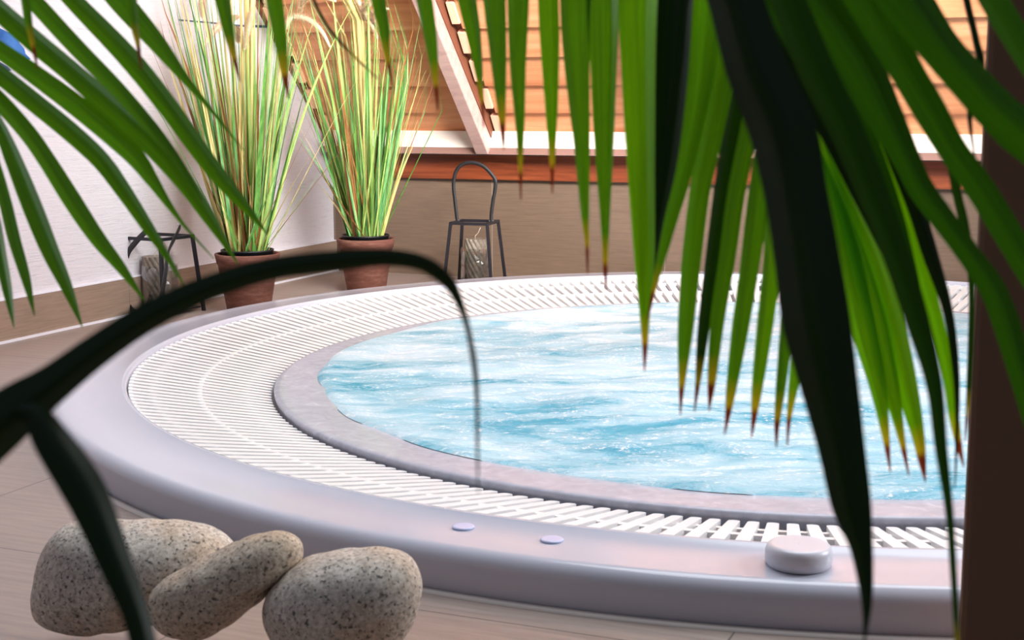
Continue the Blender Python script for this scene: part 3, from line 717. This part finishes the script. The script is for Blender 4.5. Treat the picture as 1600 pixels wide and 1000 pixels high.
# main curtain of pleated blades
fM = frond('wide curtain of pleated green palm blades hanging over the bubbling water, brown pointed tips', (1080, -160, .80))
MAIN = [
 ([(765, -90, 34), (770, -10, 36), (777, 80, 27), (785, 200, 9), (787, 234, 2)], 'mid', 0),
 ([(805, -90, 34), (808, -10, 35), (808, 100, 26), (812, 200, 14), (813, 268, 6), (814, 312, 2)], 'mid', 0),
 ([(860, -90, 36), (858, -10, 33), (860, 60, 31), (862, 150, 22), (863, 230, 12), (863, 272, 6), (863, 302, 2)], 'young', 0),
 ([(905, -100, 48), (897, 0, 48), (900, 100, 40), (908, 220, 26), (914, 340, 12), (917, 378, 7), (918, 428, 2)], 'mid', 0),
 ([(950, -100, 52), (945, 0, 52), (945, 100, 42), (945, 220, 31), (946, 350, 14), (946, 420, 7), (947, 455, 2)], 'mid', 0),
 ([(1010, -100, 60), (1000, 0, 62), (1000, 100, 54), (1003, 250, 44), (1008, 400, 32), (1008, 500, 15), (1008, 545, 8), (1007, 580, 2)], 'young', 0),
 ([(1085, -60, 66), (1066, 0, 72), (1056, 100, 66), (1040, 250, 48), (1022, 380, 20), (1012, 480, 2)], 'old', 1),
 ([(1110, -60, 44), (1104, 0, 46), (1094, 120, 42), (1072, 250, 28), (1046, 350, 20), (1022, 450, 8), (1012, 500, 2)], 'young', -1),
 ([(1140, -60, 40), (1128, 100, 42), (1108, 220, 36), (1092, 300, 32), (1078, 420, 30), (1070, 520, 24), (1065, 600, 10), (1063, 648, 2)], 'mid', 0),
 ([(1175, 0, 34), (1152, 160, 34), (1128, 300, 28), (1110, 420, 21), (1098, 520, 18), (1090, 600, 8), (1085, 643, 2)], 'unlitt', 1),
 ([(1195, 60, 26), (1172, 200, 28), (1152, 300, 28), (1138, 400, 26), (1122, 500, 22), (1113, 590, 14), (1108, 642, 2)], 'mid', 0),
 ([(1215, 90, 34), (1196, 230, 34), (1182, 330, 34), (1170, 420, 30), (1155, 520, 26), (1142, 610, 16), (1137, 650, 8), (1132, 679, 2)], 'mid', 0),
 ([(1225, 160, 34), (1210, 300, 34), (1206, 400, 29), (1195, 500, 26), (1183, 600, 18), (1178, 650, 9), (1174, 684, 2)], 'young', 0),
 ([(1250, 300, 24), (1238, 420, 24), (1230, 500, 22), (1220, 600, 16), (1214, 660, 9), (1213, 699, 2)], 'mid', 0),
 ([(1262, 360, 24), (1252, 480, 22), (1242, 580, 18), (1233, 650, 8), (1230, 696, 2)], 'young', 0),
 ([(1240, 150, 10), (1272, 225, 12), (1292, 290, 24), (1318, 380, 38), (1345, 500, 40), (1370, 600, 27), (1382, 670, 14), (1391, 738, 2)], 'young', 0),
 ([(1258, 150, 12), (1285, 225, 16), (1310, 300, 28), (1342, 400, 38), (1372, 500, 36), (1392, 600, 27), (1408, 680, 12), (1420, 743, 2)], 'young', 0),
 ([(1268, 150, 10), (1296, 225, 16), (1322, 300, 26), (1364, 400, 38), (1395, 500, 36), (1417, 600, 34), (1435, 680, 20), (1441, 720, 12), (1446, 753, 2)], 'young', 0)]
for c_, mk, lay in MAIN: leaflet(fM, c_, .80 + .02 * lay, .78 + .02 * lay, mk, tw=.35, fold=.3, nseg=44)
rachis(fM, [(1290, 180, .80), (1230, 20, .80), (1130, -120, .80), (1000, -140, .80), (860, -110, .80), (760, -95, .80)], .005, .002, M_rach)

# right hand frond: long arching blades crossing the pillar
fR = frond('palm leaf with long arching dark green blades crossing the brown pillar at the right', (1260, -120, .66))
RIGHT = [
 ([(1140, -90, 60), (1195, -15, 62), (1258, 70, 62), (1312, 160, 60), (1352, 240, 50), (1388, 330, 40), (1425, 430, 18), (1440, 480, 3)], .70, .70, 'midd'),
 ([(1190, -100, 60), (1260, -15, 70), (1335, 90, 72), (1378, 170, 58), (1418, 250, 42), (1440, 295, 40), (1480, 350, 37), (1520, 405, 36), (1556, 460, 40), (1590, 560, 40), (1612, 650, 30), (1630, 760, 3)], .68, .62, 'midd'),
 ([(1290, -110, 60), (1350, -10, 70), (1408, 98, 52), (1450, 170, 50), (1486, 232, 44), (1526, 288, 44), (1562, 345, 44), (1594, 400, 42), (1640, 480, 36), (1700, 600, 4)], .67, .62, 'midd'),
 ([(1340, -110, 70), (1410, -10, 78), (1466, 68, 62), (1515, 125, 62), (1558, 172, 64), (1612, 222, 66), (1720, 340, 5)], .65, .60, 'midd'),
 ([(1190, -60, 50), (1235, 40, 60), (1290, 150, 66), (1338, 260, 52), (1368, 330, 42), (1396, 400, 28), (1412, 450, 4)], .71, .71, 'old'),  # added fill blade, darkness between the blades put into its colour
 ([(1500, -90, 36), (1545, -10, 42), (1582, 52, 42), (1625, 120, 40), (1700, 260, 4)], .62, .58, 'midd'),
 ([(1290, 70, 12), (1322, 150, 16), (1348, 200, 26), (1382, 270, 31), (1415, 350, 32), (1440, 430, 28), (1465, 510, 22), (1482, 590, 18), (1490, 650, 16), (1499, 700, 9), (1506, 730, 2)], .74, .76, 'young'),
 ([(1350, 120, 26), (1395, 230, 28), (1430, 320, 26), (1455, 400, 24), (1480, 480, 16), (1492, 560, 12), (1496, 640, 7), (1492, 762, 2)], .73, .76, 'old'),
 ([(1450, 130, 10), (1480, 230, 12), (1494, 300, 14), (1508, 360, 14), (1518, 450, 10), (1514, 600, 8), (1508, 690, 2)], .75, .8, 'unlitt'),
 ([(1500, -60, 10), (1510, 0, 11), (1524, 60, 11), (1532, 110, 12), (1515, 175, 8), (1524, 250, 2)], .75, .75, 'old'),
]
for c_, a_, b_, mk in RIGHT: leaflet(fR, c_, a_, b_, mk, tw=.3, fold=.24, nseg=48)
rachis(fR, [(1520, -110, .64), (1400, -130, .65), (1260, -125, .67), (1120, -110, .70)], .004, .003, M_rach)

# very close dark blades
fX = frond('large nearly black palm blade hanging close to the camera, right of the middle', (1130, -80, .52))
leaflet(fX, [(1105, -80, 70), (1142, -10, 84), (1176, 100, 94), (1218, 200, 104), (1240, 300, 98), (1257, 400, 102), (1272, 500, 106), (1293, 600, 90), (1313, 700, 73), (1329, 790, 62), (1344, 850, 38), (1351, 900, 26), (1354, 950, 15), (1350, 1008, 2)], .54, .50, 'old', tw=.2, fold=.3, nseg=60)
leaflet(fX, [(1185, -80, 50), (1225, -10, 52), (1270, 100, 56), (1320, 200, 52), (1362, 300, 48), (1400, 400, 42), (1432, 500, 37), (1459, 600, 26), (1470, 700, 20), (1483, 800, 13), (1490, 900, 11), (1496, 1010, 8), (1500, 1100, 2)], .56, .54, 'unlitt', tw=.3, fold=.3, nseg=60)
rachis(fX, [(1240, -120, .55), (1185, -84, .56), (1105, -84, .54), (1050, -160, .54)], .004, .003, M_rach, 'stalk')
fQ = frond('blurred dark palm blade arching across the pots, its thin tip drooping over the water', (-120, 760, .44))
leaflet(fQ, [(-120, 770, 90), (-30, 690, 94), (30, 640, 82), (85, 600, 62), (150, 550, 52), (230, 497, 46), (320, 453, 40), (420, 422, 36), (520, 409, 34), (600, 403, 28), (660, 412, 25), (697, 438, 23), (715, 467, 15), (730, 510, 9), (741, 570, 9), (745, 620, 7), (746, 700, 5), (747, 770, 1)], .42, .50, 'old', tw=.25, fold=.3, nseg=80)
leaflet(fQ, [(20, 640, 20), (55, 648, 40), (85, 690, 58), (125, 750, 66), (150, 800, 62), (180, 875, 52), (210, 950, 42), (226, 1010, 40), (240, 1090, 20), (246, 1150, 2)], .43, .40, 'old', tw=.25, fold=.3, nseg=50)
